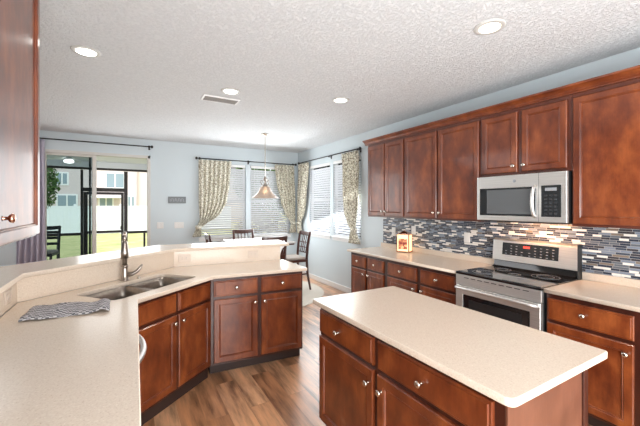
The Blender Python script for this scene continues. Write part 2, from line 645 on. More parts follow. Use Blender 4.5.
window('window_2', 'x', FW[1][0], FW[1][1], *FWZ, YF)
window('window_3', 'y', RW[1][0], RW[1][1], *RWZ, XR)
window('window_4', 'y', RW[0][0], RW[0][1], *RWZ, XR)

# sliding door
f = MB()
f.box(DX[0], DX[0] + .05, YF - .01, YF + .13, 0, DZ)
f.box(DX[1] - .05, DX[1], YF - .01, YF + .13, 0, DZ)
f.box(DX[0], DX[1], YF - .01, YF + .13, DZ - .05, DZ)
f.box(DX[0], DX[1], YF - .01, YF + .13, 0, .03)
door = struct(f, 'door_1', 'beige_frame', bevel=.004)
def panel(x0, x1, y, gm, nm):
    p = MB(); t = .055
    p.box(x0, x0 + t, y, y + .035, .03, DZ - .05); p.box(x1 - t, x1, y, y + .035, .03, DZ - .05)
    p.box(x0 + t, x1 - t, y, y + .035, .03, .12); p.box(x0 + t, x1 - t, y, y + .035, DZ - .085, DZ - .05)
    o = p.build(nm, 'beige_frame', door, bevel=.003)
    MB().box(x0 + t, x1 - t, y + .015, y + .02, .12, DZ - .085).build('door_glass', gm, o)
    return o
panel(-1.185, -.47, YF + .02, 'tinted', 'sliding_panel')
MB().box(-.535, -.47, YF + .06, YF + .10, .03, DZ - .05).build('screen_stile', 'beige_frame', door)
MB().box(-.575, -.548, YF + .065, YF + .10, .03, DZ - .05).build('weather_strip', 'black', door)

# ------------------------------------------------------------------ outside
gl = MB().box(-60, 60, YF + .13, 90, -.42, -.30)
struct(gl, 'lawn', 'grass')
struct(MB().box(-6, 4.5, YF + .121, 9.6, -.30, -.03), 'lanai_floor', 'concrete')
struct(MB().box(-6, .95, YF + .121, 9.6, 2.56, 2.66), 'lanai_ceiling', 'porchceil')

sc_ = thing('screen_enclosure', 'dark bronze screen frame around the lanai with door opening', 'screen enclosure', (0, 9.4, -.03))
def bar(x0, x1, z0, z1, nm, y0=0, y1=.05):
    return MB().box(x0, x1, y0, y1, z0 + .03, z1 + .03).build(nm, 'bronze', sc_, bevel=.003)
bar(-6, .95, 2.37, 2.42, 'beam')
MB().box(-6, .95, -.02, .06, 2.451, 2.589).build('fascia', 'porchceil', sc_)
bar(-.955, -.905, -.03, 2.36, 'post')
bar(-.09, -.01, -.03, 2.36, 'post')
bar(-3.2, -3.12, -.03, 2.36, 'post')
bar(.87, .95, -.03, 2.36, 'post')
bar(-3.12, -.955, .84, .90, 'rail')
bar(-.01, .87, .84, .90, 'rail')
bar(.33, .375, -.03, .84, 'post')
bar(-.905, -.09, 1.86, 1.95, 'door_header')
dr = MB(); dr.box(-.90, -.82, .01, .04, .02, 1.88); dr.box(-.15, -.095, .01, .04, .02, 1.88)
dr.box(-.82, -.15, .01, .04, .90, .96); dr.box(-.82, -.15, .01, .04, 1.82, 1.88); dr.box(-.82, -.15, .01, .04, .02, .16)
dro = dr.build('screen_door', 'bronze', sc_)
MB().box(-.165, -.145, -.03, .01, .98, 1.06).build('door_handle', 'black', dro)

fan = thing('ceiling_fan', 'white ceiling fan with light kit under the lanai ceiling', 'ceiling fan', (-1.02, 8.2, 2.559))
fan.scale = (1, 1, .72)
MB().lathe([(.06, 0), (.06, -.03), (.015, -.04), (.015, -.09)], 16).build('downrod', 'white', fan, smooth=True)
MB().lathe([(.03, -.08), (.09, -.10), (.10, -.15), (.06, -.17)], 20).build('motor_housing', 'white', fan, smooth=True)
for k in range(5):
    a = k * 2 * PI / 5 + .12
    MB().box(.10, .62, -.06, .06, -.145, -.125).build('blade', 'white', fan, rot=(R(14), 0, a), bevel=.002)
MB().lathe([(.06, -.17), (.085, -.19), (.08, -.24), (.03, -.26)], 20).build('light_bowl', 'lens', fan, smooth=True)

fence = thing('privacy_fence', 'white vinyl privacy fence across the back lawn', 'fence', (0, 25.2, -.30))
for k in range(9):
    x = -15 + k * 2.42
    MB().box(x, x + .13, -.065, .065, 0, 1.86).build('post', 'vinyl', fence)
    MB().lathe([(.10, 0), (.10, .02), (.0, .07)], 4).build('post_cap', 'vinyl', fence, loc=(x + .065, 0, 1.86), rot=(0, 0, R(45)))
    p = MB()
    for j in range(14):
        p.box(x + .13 + j * .1636, x + .13 + j * .1636 + .158, -.012, .012, .08, 1.72)
    p.box(x + .13, x + 2.42, -.03, .03, .04, .16); p.box(x + .13, x + 2.42, -.03, .03, 1.66, 1.80)
    p.build('fence_panel', 'vinyl', fence)

def house(nm, label, x0, x1, y, h, m, wins, depth=9):
    o = thing(nm, label, 'house', ((x0 + x1) / 2, y, -.30))
    cx = (x0 + x1) / 2
    MB().box(x0 - cx, x1 - cx, 0, depth, 0, h).build('wall', m, o)
    r = MB().prism([(x0 - cx - .5, -.5), (x1 - cx + .5, -.5), (x1 - cx + .5, depth + .5), (x0 - cx - .5, depth + .5)], h, h + .25)
    vt = [v for v in r.b.verts if v.co.z > h + .2]
    a = r.b.verts.new((x0 - cx + 2, depth / 2, h + 2.4)); c = r.b.verts.new((x1 - cx - 2, depth / 2, h + 2.4))
    v = sorted(vt, key=lambda q: (q.co.y, q.co.x))
    for fc in ((v[0], v[1], c, a), (v[2], v[3], c, a), (v[0], v[2], a), (v[1], v[3], c)): r.b.faces.new(fc)
    r.build('roof', 'roofgrey', o)
    for (a0, a1, z0, z1) in wins:
        w = MB(); t = .12
        w.box(a0 - t - cx, a1 + t - cx, -.06, .0, z0 + .3 - t, z1 + .3 + t)
        wo_ = w.build('window', 'white', o)
        g = MB(); mid = (a0 + a1) / 2
        g.box(a0 - cx, mid - .05 - cx, -.075, -.06, z0 + .3, z1 + .3)
        g.box(mid + .05 - cx, a1 - cx, -.075, -.06, z0 + .3, z1 + .3)
        g.build('window_pane', 'winglass', wo_)
    return o
nh = house('neighbour_house', 'pink stucco two-storey house directly behind the white fence', -7.4, 3.4, 34, 5.9, 'stucco',
      [(0.0, .45, 1.3, 2.3), (-5.0, -4.35, 3.3, 4.15), (-4.95, -3.75, 1.2, 2.35), (-1.62, -.35, 3.1, 4.3), (-2.1, -1.2, 1.0, 2.2)])
MB().box(2.72, 2.86, -.12, 0, 0, 5.7).build('downspout', 'stucco2', nh)
MB().box(-.6, 1.6, -1.6, 0, 2.45, 2.6).build('patio_cover', 'white', nh)
for _x in (-.5, 1.4): MB().box(_x, _x + .12, -1.5, -1.38, 0, 2.45).build('patio_post', 'stucco2', nh)
house('neighbour_house', 'tan house standing right of the pink house behind the fence', 5.0, 13, 36, 5.2, 'stucco2', [(6, 7, 1.3, 2.3), (8, 9.4, 3.2, 4.4)])

def foliage(mb, c, rad, n_, size, rnd):
    for i in range(n_):
        while True:
            d = Vector((rnd.uniform(-1, 1), rnd.uniform(-1, 1), rnd.uniform(-1, 1)))
            if .25 < d.length < 1: break
        p = Vector(c) + Vector((d.x * rad[0], d.y * rad[1], d.z * rad[2]))
        q = Matrix.Rotation(rnd.uniform(0, 6.3), 3, Vector((rnd.uniform(-1, 1), rnd.uniform(-1, 1), rnd.uniform(-1, 1))).normalized())
        s = size * rnd.uniform(.6, 1.3)
        vs = [mb.b.verts.new(p + q @ Vector(k)) for k in ((-s, 0, 0), (0, -s * .45, .1 * s), (s, 0, 0), (0, s * .45, .1 * s))]
        mb.b.faces.new(vs)
def tree(nm, label, x, y, h, crown, m, leaf, n_=1500, size=.10, cat='tree'):
    rnd = random.Random(int(x * 100 + y))
    t = thing(nm, label, cat, (x, y, -.30))
    cz = h - crown[2]
    MB().tube([(0, 0, 0), (.04, .02, cz * .5), (0, 0, cz + crown[2] * .3)], [.09, .07, .03], 8).build('trunk', 'bark', t)
    f = MB()
    foliage(f, (0, 0, cz), crown, n_, size, rnd)
    f.build('foliage', leaf, t)
    return t
tree('tree', 'green leafy tree at left edge of the sliding door view', -2.75, 15, 3.5, (.62, .6, .95), None, 'leaf', 1500, .09)
tree('tree', 'leafy garden tree behind the left far-wall window blinds', 5.6, 13.5, 4.6, (1.9, 1.5, 1.7), None, 'leaf', 2200, .16)
tree('tree', 'leafy garden tree behind the right far-wall window blinds', 8.6, 15.5, 4.4, (2.0, 1.5, 1.6), None, 'leaf', 2200, .16)
tree('garden_bush', 'dry brown bush outside the left far-wall window', 3.5, 9.6, 1.9, (.8, .6, .9), None, 'leaf2', 1200, .09, 'bush')
tree('garden_bush', 'green bush outside the right far-wall window', 5.5, 10.4, 1.75, (.9, .6, .85), None, 'leaf', 1200, .09, 'bush')

# ------------------------------------------------------------------ blinds
def blind(axis, a0, a1, z0, z1, w, label, tilt):
    ca = (a0 + a1) / 2
    t = thing('window_blind', label, 'window blind', (ca, w, z0) if axis == 'x' else (w, ca, z0), 0 if axis == 'x' else R(-90), 'white horizontal window blinds')
    L = (a1 - a0) / 2 - .012; H = z1 - z0
    MB().box(-L, L, -.005, .05, H - .055, H - .004).build('headrail', 'white', t, bevel=.003)
    s = MB(); k = int((H - .09) / .044)
    for i in range(k):
        z = .035 + i * (H - .10) / k
        s.box(-L, L, -.0245, .0245, -.0015, .0015, Matrix.Translation((0, .022, z)) @ Matrix.Rotation(tilt, 4, 'X'))
    s.build('slats', 'slat', t)
    MB().box(-L, L, 0, .045, .006, .024).build('bottom_rail', 'white', t, bevel=.002)
    for x in (-L * .7, L * .7):
        MB().box(x - .001, x + .001, -.006, -.004, .02, H - .05).build('ladder_cord', 'slat', t)
    MB().tube([(-L * .85, -.014, H - .06), (-L * .85, -.014, H * .45)], .004, 6).build('tilt_wand', 'white', t)
    return t
blind('x', *FW[0], *FWZ, YF, 'white slatted blind in the left far-wall window', R(-44))
blind('x', *FW[1], *FWZ, YF, 'white slatted blind in the far-wall window behind the pendant', R(-44))
blind('y', *RW[1], *RWZ, XR, 'white slatted blind in the right-wall window nearest the corner', R(-44))
blind('y', *RW[0], *RWZ, XR, 'white slatted blind in the right-wall window nearest the cabinets', R(-44))

# ------------------------------------------------------------------ curtains and rods
def rod(axis, a0, a1, z, w, label, brackets):
    ca = a0
    t = thing('curtain_rod', label, 'curtain rod', (ca, w - .07, z) if axis == 'x' else (w - .07, ca, z), 0 if axis == 'x' else R(90))
    L = a1 - a0
    MB().tube([(0, 0, 0), (L, 0, 0)], .010, 12).build('rod', 'iron', t, smooth=True)
    for x in (0, L):
        MB().lathe([(.004, -.028), (.018, -.018), (.022, 0), (.018, .018), (.004, .028)], 12).build('finial', 'iron', t, loc=(x, 0, 0), smooth=True)
    s = 1 if axis == 'x' else -1
    for x in brackets:
        b = MB().box(x - a0 - .008, x - a0 + .008, min(0, s * .07), max(0, s * .07), -.02, -.008)
        b.box(x - a0 - .015, x - a0 + .015, s * .07 - (.008 if s > 0 else 0), s * .07 + (0 if s > 0 else .008), -.05, .03)
        b.build('bracket', 'iron', t)
    return t
rod('x', -1.50, .37, 2.585, YF, 'black curtain rod above the sliding glass door', (-1.4, .33))
rod('x', 1.13, 3.24, 2.44, YF, 'black curtain rod over the two far-wall windows', (1.2, 2.17, 3.2))
rod('y', 4.33, 6.56, 2.46, XR, 'black curtain rod over the two right-wall windows', (4.40, 5.31, 6.5))

def curtain(axis, w, rows, label, m='curtain', folds=7, tie=None, name='curtain', amp0=.028, cat='curtain', solid=.004):
    """rows: (z, a_left, a_right, fold amplitude scale)"""
    t = thing(name, label, cat)
    mb = MB(); nx = folds * 10; ny = 44
    zs = [r[0] for r in rows]
    grid = []
    for j in range(ny + 1):
        f = j / ny; z = zs[0] + (zs[-1] - zs[0]) * f
        for r0, r1 in zip(rows, rows[1:]):
            if r0[0] >= z >= r1[0] - 1e-6: break
        u = (r0[0] - z) / (r0[0] - r1[0]); u = max(0, min(1, u)); us = u * u * (3 - 2 * u) * .5 + u * .5
        al, ar, am = [r0[i] * (1 - us) + r1[i] * us for i in (1, 2, 3)]
        line = []
        for i in range(nx + 1):
            s = i / nx
            a = al + (ar - al) * (s + .012 * math.sin(s * folds * 2 * PI * 1.0 + .5))
            d = -.068 + amp0 * am * math.sin(s * folds * 2 * PI + .6 * math.sin(z * 3)) + .006 * math.sin(z * 9 + s * 14)
            line.append(mb.b.verts.new((a, w + d, z) if axis == 'x' else (w + d, a, z)))
        grid.append(line)
    for j in range(ny):
        for i in range(nx):
            mb.b.faces.new((grid[j][i], grid[j][i + 1], grid[j + 1][i + 1], grid[j + 1][i]))
    mb.build('curtain_panel', m, t, smooth=True, solid=solid)
    if tie:
        z, a = tie
        k = MB()
        k.lathe([(.052, -.03), (.060, 0), (.052, .03)], 18, Matrix.Translation((a, w - .068, z) if axis == 'x' else (w - .068, a, z)), close=False)
        k.build('tieback', m, t, smooth=True, solid=.004)
    return t
curtain('x', YF, [(2.42, 1.17, 1.80, .8), (1.95, 1.17, 1.76, 1), (1.6, 1.17, 1.70, 1), (1.4, 1.18, 1.60, 1), (1.28, 1.19, 1.49, 1), (1.20, 1.17, 1.33, .8), (1.10, 1.12, 1.22, .6), (.93, 1.06, 1.22, .8)],
        'leaf-print curtain tied back at left end of the far-wall rod', tie=(1.12, 1.17))
curtain('x', YF, [(2.42, 2.74, 3.20, .8), (2.0, 2.78, 3.21, 1), (1.6, 2.88, 3.22, 1), (1.32, 3.0, 3.22, .9), (1.2, 3.08, 3.22, .7), (1.13, 3.12, 3.22, .6), (.93, 3.08, 3.25, .8)],
        'leaf-print curtain tied back at right end of the far-wall rod', folds=6, tie=(1.14, 3.17))
curtain('y', XR, [(2.44, 6.12, 6.56, .8), (2.0, 6.17, 6.57, 1), (1.6, 6.24, 6.58, 1), (1.32, 6.34, 6.6, .9), (1.2, 6.44, 6.6, .7), (1.13, 6.48, 6.6, .6), (.92, 6.42, 6.6, .8)],
        'leaf-print curtain tied back in the corner on the right-wall rod', folds=6, tie=(1.14, 6.54))
curtain('y', XR, [(2.44, 4.39, 4.86, .8), (2.1, 4.37, 4.82, 1), (1.7, 4.38, 4.79, 1), (1.4, 4.42, 4.77, 1), (1.22, 4.45, 4.66, .8), (1.12, 4.46, 4.56, .6), (1.02, 4.40, 4.60, .8), (.90, 4.36, 4.64, 1)],
        'leaf-print curtain tied back beside the upper cabinets', folds=6, tie=(1.12, 4.51))
curtain('x', YF, [(2.57, -1.48, -1.14, .9), (1.3, -1.47, -1.13, 1), (.03, -1.49, -1.12, 1.1)], 'lavender curtain panel left of the sliding glass door', m='purple', folds=5, amp0=.035)

# ------------------------------------------------------------------ ceiling fittings
def downlight(x, y, label, m='lens', warm=False):
    t = thing('recessed_light', label, 'recessed light', (x, y, ZC), group='recessed ceiling lights')
    MB().lathe([(.066, -.001), (.068, -.008), (.094, -.007), (.100, 0)], 32).build('trim_ring', 'trimring', t, smooth=True)
    MB().lathe([(.0, -.0095), (.066, -.0095), (.066, -.004), (0, -.004)], 32, close=False).build('lens', m, t)
    d = bpy.data.lights.new('bulb_light', 'SPOT'); d.energy = 14; d.color = (1, .86, .7) if warm else (1, .94, .86)
    d.spot_size = R(130); d.spot_blend = .8; d.shadow_soft_size = .06
    o = bpy.data.objects.new('bulb_light', d); COL.objects.link(o); o.parent = t; o.location = (0, 0, -.03)
    return t
downlight(-.28, 3.11, 'recessed ceiling light leftmost, above the sink counter')
downlight(.92, 3.44, 'recessed ceiling light beside the ceiling air vent')
downlight(2.07, 3.11, 'recessed ceiling light in front of the far upper cabinets')
downlight(2.08, 1.34, 'warm recessed ceiling light nearest, above the island', 'lens_warm', True)
v = thing('air_vent', 'white rectangular ceiling air vent with grey louvers', 'air vent', (.895, 3.76, ZC))
g = MB(); g.box(-.20, .20, -.09, -.07, -.012, 0); g.box(-.20, .20, .07, .09, -.012, 0); g.box(-.20, -.178, -.07, .07, -.012, 0); g.box(.178, .20, -.07, .07, -.012, 0)
g.build('frame', 'white', v, bevel=.002)
MB().box(-.178, .178, -.07, .07, -.003, 0).build('backing', 'vent_dark', v)
g = MB()
for k in range(6): g.box(-.178, .178, -.010, .010, -.001, .001, Matrix.Translation((0, -.058 + k * .0232, -.009)) @ Matrix.Rotation(R(-35), 4, 'X'))
g.build('louvers', mat('grey_louver', (.30, .30, .29), .5), v)

# pendant
p = thing('pendant_light', 'pendant lamp with bell-shaped amber glass shade over the dining table', 'pendant light', (1.97, 5.22, ZC))
MB().lathe([(.065, 0), (.062, -.012), (.02, -.03), (.006, -.035)], 24).build('canopy', 'nickel', p, smooth=True)
MB().tube([(0, 0, -.03), (0, 0, -.78)], .008, 8).build('stem', 'nickel', p)
MB().lathe([(.006, -.70), (.03, -.74), (.034, -.765), (.012, -.79), (.02, -.82), (.03, -.84), (.052, -.865), (.05, -.885), (.02, -.89)], 20).build('socket_cap', 'faucet', p, smooth=True)
for k in range(3):
    a = k * 2.1 + .3
    pts = [(math.cos(a) * r_, math.sin(a) * r_, z) for r_, z in ((.02, -.85), (.06, -.84), (.085, -.80), (.07, -.765), (.045, -.775), (.05, -.80))]
    MB().tube(pts, .006, 8).build('scroll', 'faucet', p, smooth=True)
sh = MB().lathe([(.045, -.865), (.075, -.885), (.095, -.93), (.125, -.985), (.175, -1.03), (.215, -1.055), (.218, -1.065)], 36, close=False)
sh.build('lamp_shade', 'shade', p, smooth=True, solid=.006)
MB().lathe([(.01, -.89), (.03, -.93), (.04, -.965), (.028, -.995), (0, -1.005)], 16).build('bulb', 'bulb', p, smooth=True)

# ------------------------------------------------------------------ cabinets
def knob(parent, x, z, y=-.02, m='nickel', s=1.0):
    T = Matrix.Translation((x, y, z)) @ Matrix.Rotation(R(90), 4, 'X') @ Matrix.Scale(s, 4)
    return MB().lathe([(.009, 0), (.006, .004), (.005, .013), (.014, .018), (.0165, .024), (.013, .029), (.004, .031)], 18, T).build('knob', m, parent, smooth=True)
DOOR = [(0, 0), (0, -.015), (.005, -.020), (.046, -.020), (.050, -.016), (.055, -.018), (.059, -.010)]
DRAW = [(0, 0), (0, -.012), (.004, -.015), (.011, -.015), (.015, -.020)]
def front(t, kind, x0, x1, z0, z1, kx=None, kz=None, m='cherry'):
    o = MB().rings(x0, x1, z0, z1, DOOR if kind == 'door' else DRAW).build('door' if kind == 'door' else ('drawer' if kind == 'drawer' else 'drawer_front'), m, t)
    if kx is not None: knob(o, kx, kz)
    return o
def base_cab(label, loc, rz, w, fronts, depth=.56, kick=.075, name='base_cabinet', group=None, m='cherry', endm=None):
    t = thing(name, label, 'base cabinet', loc, rz, group)
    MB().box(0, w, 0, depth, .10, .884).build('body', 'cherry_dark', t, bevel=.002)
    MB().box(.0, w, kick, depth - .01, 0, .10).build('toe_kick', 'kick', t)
    for f_ in fronts: front(t, *f_, m=m)
    return t
def upper_cab(label, loc, rz, w, z0, z1, fronts, depth=.33, group=None):
    t = thing('wall_cabinet', label, 'wall cabinet', loc, rz, group)
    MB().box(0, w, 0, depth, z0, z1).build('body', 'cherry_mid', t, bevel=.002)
    for f_ in fronts: front(t, *f_)
    return t

XU = 2.997
RZ = R(-90)
UZ0, UZ1 = 1.372, 2.40
def ux(Y0, Y): return Y0 - Y
G = 'cherry wall cabinets along the right wall'
upper_cab('tall cherry wall cabinet nearest the window, narrow doors', (XU, 3.79, 0), RZ, .735, UZ0, UZ1,
          [('door', .015, .362, 1.392, 2.365, .335, 1.45), ('door', .378, .72, 1.392, 2.365, .405, 1.45)], group=G)
upper_cab('wide cherry wall cabinet just left of the microwave', (XU, 3.055, 0), RZ, 1.03, UZ0, UZ1,
          [('door', .012, .502, 1.392, 2.365, .475, 1.45), ('door', .526, 1.018, 1.392, 2.365, .553, 1.45)], group=G)
upper_cab('short cherry wall cabinet directly over the microwave', (XU, 2.025, 0), RZ, .775, 1.805, UZ1,
          [('door', .022, .360, 1.83, 2.365, .335, 1.885), ('door', .40, .745, 1.83, 2.365, .425, 1.885)], group=G)
upper_cab('large cherry wall cabinet right of the microwave', (XU, 1.25, 0), RZ, .53, UZ0, UZ1,
          [('door', .012, .515, 1.392, 2.365, .50, 1.45)], group=G)
upper_cab('cherry wall cabinet beyond the right picture edge', (XU, .72, 0), RZ, .9, UZ0, UZ1,
          [('door', .012, .44, 1.392, 2.365, .41, 1.45), ('door', .46, .885, 1.392, 2.365, .49, 1.45)], group=G)
# crown moulding
cr = thing('crown_moulding', 'stepped cherry crown moulding along the tops of the wall cabinets', 'crown moulding', (XU, 3.79, 2.40), RZ)
prof = [(.02, 0), (-.012, 0), (-.012, .010), (-.020, .014), (-.022, .024), (-.034, .036), (-.048, .046), (-.058, .050), (-.058, .066), (.02, .066)]
MB().extr_yz([(y_, z_) for y_, z_ in prof], -.055, 3.97).build('front_moulding', 'cherry', cr)
MB().box(-.055, 0, 0, .33, 0, .066).build('end_return', 'cherry', cr, bevel=.01)

# left foreground wall cabinet
t = thing('wall_cabinet', 'large cherry wall cabinet at the left picture edge with copper knob', 'wall cabinet', (-.42, .75, 0), R(90))
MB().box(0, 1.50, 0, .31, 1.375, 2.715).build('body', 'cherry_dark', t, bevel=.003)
o = MB().rings(.80, 1.485, 1.385, 2.70, DOOR).build('door', 'cherry', t)
T = Matrix.Translation((.885, -.02, 1.485)) @ Matrix.Rotation(R(90), 4, 'X')
MB().lathe([(.010, 0), (.007, .004), (.006, .016), (.014, .021), (.018, .028), (.015, .035), (.005, .038)], 20, T).build('knob', 'copper', o, smooth=True)
o = MB().rings(.06, .77, 1.385, 2.70, DOOR).build('door', 'cherry', t)

# right wall base cabinets
XB = 2.72
G = 'cherry base cabinets under the right wall counter'
ZD0, ZD1 = .70, .845
def pair(w, x0, xm0, xm1, x1):
    return [('drawer', x0, xm0, ZD0, ZD1, (x0 + xm0) / 2, .775), ('drawer', xm1, x1, ZD0, ZD1, (xm1 + x1) / 2, .775),
            ('door', x0, xm0, .125, .675, xm0 - .03, .62), ('door', xm1, x1, .125, .675, xm1 + .03, .62)]
base_cab('narrow two-drawer cherry base cabinet nearest the window', (XB, 3.82, 0), RZ, .76, pair(.76, .03, .345, .385, .70), group=G)
base_cab('wide two-drawer cherry base cabinet left of the range', (XB, 3.06, 0), RZ, 1.0, pair(1, .01, .475, .53, .975), group=G)
base_cab('cherry base cabinet right of the range behind the island', (XB, 1.30, 0), RZ, .535,
         [('drawer', .01, .50, ZD0 - .01, ZD1, .24, .775), ('door', .01, .50, .125, .665, .465, .60)], group=G)
base_cab('cherry base cabinet at the right picture edge', (XB, .765, 0), RZ, .9, pair(.9, .03, .44, .47, .88), group=G)

def counter_r(y0, y1, label, splash):
    t = thing('countertop', label, 'countertop')
    pts = [(2.68, y0), (3.315, y0), (3.315, y1), (2.68, y1)]
    slab('counter_slab', 'quartz', pts, [], .914, .03, t)
    MB().box(3.295, 3.314, y0, y1, .9145, .975).build('upstand', 'quartz', t, bevel=.002)
    return t
counter_r(2.062, 3.86, 'cream quartz countertop from the window to the range', 0)
counter_r(-.14, 1.302, 'cream quartz countertop right of the range', 0)
t = tag(MB().box(3.3145, 3.3268, -.14, 3.83, .975, 1.371).build('tile_backsplash', 'mosaic'), 'grey, blue and white linear mosaic backsplash tile above the right counter', 'backsplash')
MB().box(3.3145, 3.3268, 1.303, 2.061, .80, .975).build('lower_tiles', 'mosaic', t)

# ------------------------------------------------------------------ peninsula
P0, P1, P2 = Vector((.055, 2.49)), Vector((.65, 2.985)), Vector((1.54, 2.905))
K0, K1, K2 = Vector((-.612, 2.79)), Vector((.40, 3.615)), Vector((1.50, 3.495))
yS = -.25
sink_d = (P1 - P0).normalized(); sink_n = Vector((-sink_d.y, sink_d.x))
def sp(t_, o_): q = P0 + sink_d * t_ + sink_n * o_; return (q.x, q.y)
outer = round_poly([(.01, yS), tuple(P0), tuple(P1), tuple(P2), (K2.x + .04, K2.y), tuple(K1), tuple(K0), (-.612, yS)], [0, .0, .0, .012, 0, 0, 0, 0])
bowlA = [sp(-.07, .12), sp(.315, .12), sp(.315, .51), sp(-.06, .51)]
bowlB = [sp(.345, .12), sp(.705, .12), sp(.69, .51), sp(.345, .51)]
hole = round_poly([sp(-.075, .115), sp(.71, .115), sp(.695, .515), sp(-.065, .515)], .055)
ct = thing('countertop', 'cream quartz peninsula countertop around the sink', 'countertop')
slab('counter_slab', 'quartz', outer, [hole], .914, .03, ct)

kw = thing('raised_bar', 'raised cream quartz breakfast bar behind the sink', 'breakfast bar')
th = .12
def offs(pts, d):
    out = []
    for i, p in enumerate(pts):
        ds = []
        if i > 0: ds.append((pts[i] - pts[i - 1]).normalized())
        if i < len(pts) - 1: ds.append((pts[i + 1] - pts[i]).normalized())
        ns = [Vector((-q.y, q.x)) for q in ds]
        if len(ns) == 2:
            b_ = (ns[0] + ns[1]).normalized(); out.append(p + b_ * (d / b_.dot(ns[0])))
        else: out.append(p + ns[0] * d)
    return out
KL = [Vector((-.612, 2.27)), K0, K1, K2]
def band(pts, d0, d1): a = offs(pts, d0); c = offs(pts, d1); return [tuple(q) for q in a] + [tuple(q) for q in reversed(c)]
MB().prism(band(KL, .02, .02 + th), 0, 1.069).build('knee_wall', 'wall', kw)
MB().prism(band(KL, .001, .02), .9145, 1.069).build('splash_panel', 'quartz', kw)
KB = [Vector((-.612, 2.27)), K0, K1, K2 + (K2 - K1).normalized() * .10]
bo = band(KB, -.035, .40)
slab('bar_top', 'quartz', round_poly(bo, [0, 0, 0, .02, .03, .0, 0, 0]), [], 1.10, .03, kw)
# corbel under the bar end
q = K2 + (K2 - K1).normalized() * .0
e = (K2 - K1).normalized(); nn = Vector((-e.y, e.x))
cb = MB()
cb.extr_yz([(0, 1.068), (0, .86), (.012, .86), (.018, .92), (.03, .98), (.05, 1.03), (.075, 1.05), (.075, 1.068)], -.02, .02)
cb.build('corbel', 'white', kw, loc=(K2.x + .002, K2.y + .08, 0), rot=(0, 0, math.atan2(e.y, e.x) - R(90)), bevel=.002)

# cabinets under it
def place(a, c, inset): # face line inset from counter edge
    d = (c - a).normalized(); n_ = Vector((-d.y, d.x)); return d, n_
F = offs([Vector((.025, .5)), P0, P1, P2], .048)
FA, F0, F1, F2 = F
d2 = (F2 - F1).normalized(); L2 = (F2 - F1).length
d1 = (F1 - F0).normalized(); L1 = (F1 - F0).length
G = 'cherry base cabinets of the peninsula'
w2 = L2 - .035
fr = []
base_cab('cherry base cabinet with two drawers at the peninsula end', (F1.x, F1.y, 0), math.atan2(d2.y, d2.x), w2,
         [('drawer', .025, .42, .715, .855, .222, .787), ('drawer', .455, w2 - .015, .715, .855, (.44 + w2) / 2, .787),
          ('door', .025, .42, .125, .69, .392, .635), ('door', .455, w2 - .015, .125, .69, .483, .635)], depth=.47, group=G)
base_cab('cherry sink base cabinet with plain fronts in the angled corner', (F0.x, F0.y, 0), math.atan2(d1.y, d1.x), L1,
         [('drawer_front', .025, L1 / 2 - .012, .715, .855), ('drawer_front', L1 / 2 + .012, L1 - .02, .715, .855),
          ('door', .025, L1 / 2 - .012, .125, .69, L1 / 2 - .042, .635), ('door', L1 / 2 + .012, L1 - .02, .125, .69, L1 / 2 + .042, .635)], depth=.05, group=G, kick=.03)
# dishwasher, faces +x
dwY0 = F0.y - .86
dw = thing('dishwasher', 'stainless dishwasher under the left counter with arched bar handle', 'dishwasher', (FA.x, dwY0, 0), R(90))
MB().box(0, .60, 0, .55, .10, .882).build('body', 'black', dw)
MB().box(.004, .596, -.022, 0, .115, .875).build('door', 'steel', dw, bevel=.004)
MB().box(.0, .60, .05, .5, 0, .10).build('toe_kick', 'black', dw)
pts = []
for k in range(17):
    s = k / 16; pts.append((.05 + s * .50, -.022 - .070 * math.sin(PI * s) ** .7, .80))
MB().tube(pts, .015, 10).build('handle', 'steel', dw, smooth=True)
fl = thing('cabinet_filler', 'narrow cherry filler between the dishwasher and the angled sink cabinet', 'cabinet filler', (FA.x, dwY0 + .602, 0), R(90))
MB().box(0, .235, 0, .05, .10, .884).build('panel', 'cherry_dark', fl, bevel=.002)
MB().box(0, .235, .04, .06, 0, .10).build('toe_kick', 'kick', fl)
base_cab('cherry base cabinet nearer the camera under the left counter', (FA.x, dwY0 - .91, 0), R(90), .90, pair(.9, .015, .44, .46, .885), group=G)

# sink
sk = thing('sink', 'double-bowl stainless undermount sink in the angled counter', 'sink')
def bowl(lp, dep, nm):
    mb = MB(); top = round_poly(lp, .05, 6)
    c = Vector((sum(x for x, y in top) / len(top), sum(y for x, y in top) / len(top)))
    rings = []
    for sc__, z in ((1.05, .885), (1.0, .884), (.985, .80), (.96, .914 - dep + .03), (.90, .914 - dep + .004), (.12, .914 - dep)):
        rings.append([mb.b.verts.new((c.x + (x - c.x) * sc__, c.y + (y - c.y) * sc__, z)) for x, y in top])
    k = len(top)
    for a, b2 in zip(rings, rings[1:]):
        for i in range(k): mb.b.faces.new((a[i], a[(i + 1) % k], b2[(i + 1) % k], b2[i]))
    mb.b.faces.new(rings[-1])
    o = mb.build(nm, 'sink_steel', sk, smooth=True, solid=.0015)
    MB().lathe([(.042, 0), (.042, .004), (.030, .004), (.028, 0)], 20, Matrix.Translation((c.x, c.y, .914 - dep + .001))).build('drain', 'nickel', o, smooth=True)
bowl(bowlA, .20, 'bowl'); bowl(bowlB, .18, 'bowl')

